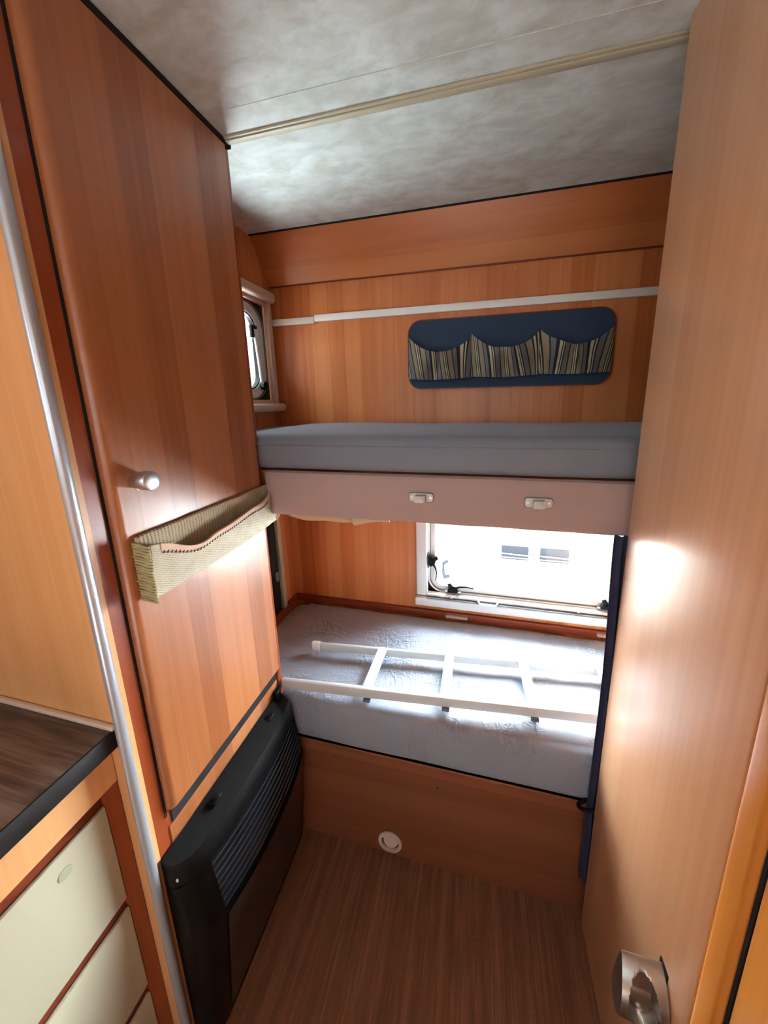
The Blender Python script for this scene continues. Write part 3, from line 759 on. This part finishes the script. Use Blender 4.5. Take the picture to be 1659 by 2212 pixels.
obj('outlet_flap', plate(bm, FL, lambda a, b, d: (a, d-(b-.052)*-.25, b), .7325, .7295), M['frame_beige'], vo)
for x, z in ((-.395, .318), (-.085, .295)): obj('screw_cap', lathe(new(), (x, .7352, z), (0, -1, 0), [(0, .0036), (.001, .0034), (.0014, 0)], 12), M['wood_dark'], lb)
lm = thing('mattress', 'pale grey creased mattress on the lower bunk under the ladder', 'mattress', (.3, .97, .362))
def lmd(p, n):
    o = md(9)(p, n)
    top = max(0, min(1, (p.z-.44)/.06))
    o += Vector((0, 0, .0018*noise.noise(Vector((p.x*12, p.y*20, 4)))*top))
    o += Vector((0, -.004*max(0, -n.y)*math.sin(min(1, max(0, (p.z-.362)/.14))*math.pi), 0))
    if p.x < -.68 and p.y > 1.1: o += Vector((.012*(p.y-1.1)/.09, -.010*(-.68-p.x)/.07, -.006))
    return o
obj('fitted_sheet', rbox((XL+.016, .7325, .3635), (XE, 1.180, .507), .022, .010, lmd), M['sheet_low'], lm)

# fold-out rail on the left wall above the lower bunk
rl = thing('support_rail', 'beige metal rail standing on the left wall behind the wardrobe end', 'rail', (XL+.02, .97, .53))
obj('channel', B((XL+.001, 1.078, .53), (XL+.020, 1.100, 1.10), .002), M['cream'], rl)
obj('slot', B((XL+.0005, 1.035, .53), (XL+.008, 1.077, 1.10)), M['gap'], rl, smooth=False, label='black slot beside the rail')
bm = new(); box(bm, (XL+.008, 1.050, .66), (XL+.016, 1.068, .70), .004); obj('catch', bm, M['seal'], rl)

# ---------------------------------------------------------------- ladder lying on the lower mattress
ld = thing('ladder', 'white metal bunk ladder lying flat on the lower mattress', 'ladder', (-.05, .87, .512))
def along(p0, p1, x): t = (x-p0[0])/(p1[0]-p0[0]); return Vector(p0)+(Vector(p1)-Vector(p0))*t
A0, A1 = (-.512, .907, .535), (.62, 1.002, .535)     # back rail axis
C0, C1 = (-.545, .741, .5385), (.62, .838, .5385)    # front rail axis
bm = beam(new(), along(A0, A1, -.508), A1, .011, .026, .0035)
obj('side_rail', bm, M['alu'], ld)
obj('side_rail', beam(new(), C0, C1, .014, .030, .004), M['alu'], ld)
obj('end_cap', beam(new(), (-.534, .9052, .5345), (-.504, .9078, .5345), .014, .031, .004), M['white_plastic'], ld, label='white plastic end cap on the back rail')
for xb, xf in ((-.290, -.293), (-.072, -.072), (.152, .160), (.376, .392), (.56, .58)):
    pb = along(A0, A1, xb)+Vector((0, -.002, .008)); pf_ = along(C0, C1, xf)+Vector((0, .010, .004))
    r = obj('rung', beam(new(), pb, pf_, .029, .010, .003), M['alu'], ld)
    d = (pf_-pb).normalized()
    obj('rung_plug', beam(new(), pf_-d*.002-Vector((0, 0, .006)), pf_+d*.004-Vector((0, 0, .006)), .027, .008, .001), M['black'], r, label='black rubber plug')
    q = along(C0, C1, xf+.004)
    obj('rung_foot', B((q.x-.010, q.y-.012, .5145), (q.x+.010, q.y+.008, .5235), .002), M['seal'], r)

# ---------------------------------------------------------------- curtain at the bunk's right end
cu = thing('curtain', 'dark navy curtain gathered at the right end of the bunks', 'curtain', (.31, .717, .13))
bm = new(); nu, nv = 48, 40; rows = []
for j in range(nv+1):
    z = .135+(1.0735-.135)*j/nv; row = []
    pinch = math.exp(-((z-.385)/.05)**2)
    for i in range(nu+1):
        u = i/nu; x = .279-.007*math.exp(-((z-1.06)/.2)**2)+(.072-.018*pinch)*u; y = .7175+.0072*math.sin(u*26+.5*math.sin(z*6))*(.6+.4*(1-z))
        row.append(bm.verts.new((x, y, z+.006*math.sin(u*9)*(1-j/nv))))
    rows.append(row)
for A, C_ in zip(rows, rows[1:]):
    for k in range(nu): bm.faces.new((A[k], A[k+1], C_[k+1], C_[k]))
me_c = obj('cloth', bm, M['navy_curtain'], cu, angle=80)
sm = me_c.modifiers.new('thickness', 'SOLIDIFY'); sm.thickness = .0012
bm = new(); tube(bm, [(.30+.036*math.cos(a)*1.0-.004, .7165+.0125*math.sin(a), .385+.012*math.cos(a)) for a in [2*math.pi*k/24 for k in range(25)]], .0045, 8)
obj('tieback', bm, M['black'], cu, label='black tieback loop')

# ---------------------------------------------------------------- organiser on the back wall
og = thing('wall_organiser', 'navy wall organiser with three striped fabric pockets', 'organiser', (.07, 1.19, 1.38))
bk = obj('backing_board', plate(new(), rrect(-.2445, .3925, 1.386, 1.612, .045, 10), FY, 1.199, 1.191), M['navy'], og)
bm = ring_plate(new(), rrect(-.2455, .3935, 1.385, 1.613, .046, 10), rrect(-.2425, .3905, 1.388, 1.610, .044, 10), FY, 1.1995, 1.1900); obj('binding', bm, M['wood_dark'], bk)
peaks = [-.2415, -.031, .181, .389]
for a, b_ in zip(peaks, peaks[1:]):
    bm = new(); uvl = bm.loops.layers.uv.new('uv'); nu, nv = 56, 26; gr = []; uvs = {}
    ph = random.random()*6
    for s in (0, 1):
        g = []
        for i in range(nu+1):
            t = i/nu; col_ = []
            sag = (4*t*(1-t))**.75
            zt = 1.560-.054*sag+.004*noise.noise(Vector((t*5, ph, 0)))-(.006*t if a < -.2 else 0)
            zb = 1.420+.004*(a+.24)/.4-.005*math.sin(math.pi*t)
            for j in range(nv+1):
                v = j/nv
                # cloth is wider than its span: it leans into folds toward the middle of the sag
                xx = a+(b_-a)*t+.007*math.sin(2*math.pi*t)*v*(1-.2*v)
                out = .004+(.030*sag**.8)*(.35+.65*v)*(1-.25*v*v)
                fold = .012*math.sin(t*8.5+v*2.6*(1 if t > .5 else -1)+ph)*math.sin(math.pi*t)*(.4+.6*v)
                fold += .005*noise.noise(Vector((t*6, v*4, ph)))*math.sin(math.pi*t)
                y = 1.190-max(.0015, out+fold)+(.0015 if s else 0)
                vt = bm.verts.new((xx, y, zb+(zt-zb)*v)); uvs[vt] = (a+.25+(b_-a)*t*1.05+.020*v*math.sin(ph+2.2*t)+.006*math.sin(9*t+ph)*v, v); col_.append(vt)
            g.append(col_)
        gr.append(g)
    for s in (0, 1):
        for i in range(nu):
            for j in range(nv): bm.faces.new((gr[s][i][j], gr[s][i+1][j], gr[s][i+1][j+1], gr[s][i][j+1]))
    for i in range(nu): bm.faces.new((gr[0][i][nv], gr[0][i+1][nv], gr[1][i+1][nv], gr[1][i][nv]))
    for f in bm.faces:
        for l_ in f.loops: l_[uvl].uv = uvs[l_.vert]
    obj('pocket', bm, M['stripe'], og, angle=80, label='striped fabric pocket')

# ---------------------------------------------------------------- outside the windows
tag(obj('ground', B((-6, 1.25, -.62), (6, 9, -.6)), M['ground'], smooth=False), 'pale gravel outside the window', 'ground')['kind'] = 'structure'
nc = thing('parked_caravan', 'white caravan parked outside the lower window', 'caravan', (.3, 2.4, -.6))
obj('body_panel', B((-1.6, 2.3, -.35), (2.2, 4.2, 1.5), .03), M['van'], nc)
for a, b_ in ((.178, .356), (.432, .612)):
    p = obj('side_vent', plate(new(), rrect(a, b_, .243, .338, .006, 3), FY, 2.3, 2.285), M['van_blue'], nc, label='blue grey panel with white ribs')
    bm = new(); beam(bm, (a+.002, 2.284, .285), (b_-.002, 2.284, .280), .006, .006); beam(bm, (a+.002, 2.284, .258), (b_-.002, 2.284, .258), .006, .004)
    obj('rib', bm, M['van'], p)
bm = new(); box(bm, (.368, 2.28, .27), (.42, 2.3, .30), .004); cyl(bm, (.394, 2.27, .285), (.394, 2.3, .285), .010, n=16); obj('vent_catch', bm, M['seal'], nc)
obj('grab_handle', tube(new(), [(-.20, 2.3, .178), (-.225, 2.27, .175), (-.228, 2.265, .12), (-.215, 2.27, .065), (-.19, 2.3, .06)], .012, 10), M['van_blue'], nc, label='grey vertical grab handle')
obj('seam_strip', beam(new(), (0, 2.298, .03), (1.6, 2.298, -.06), .006, .006), M['frame'], nc)
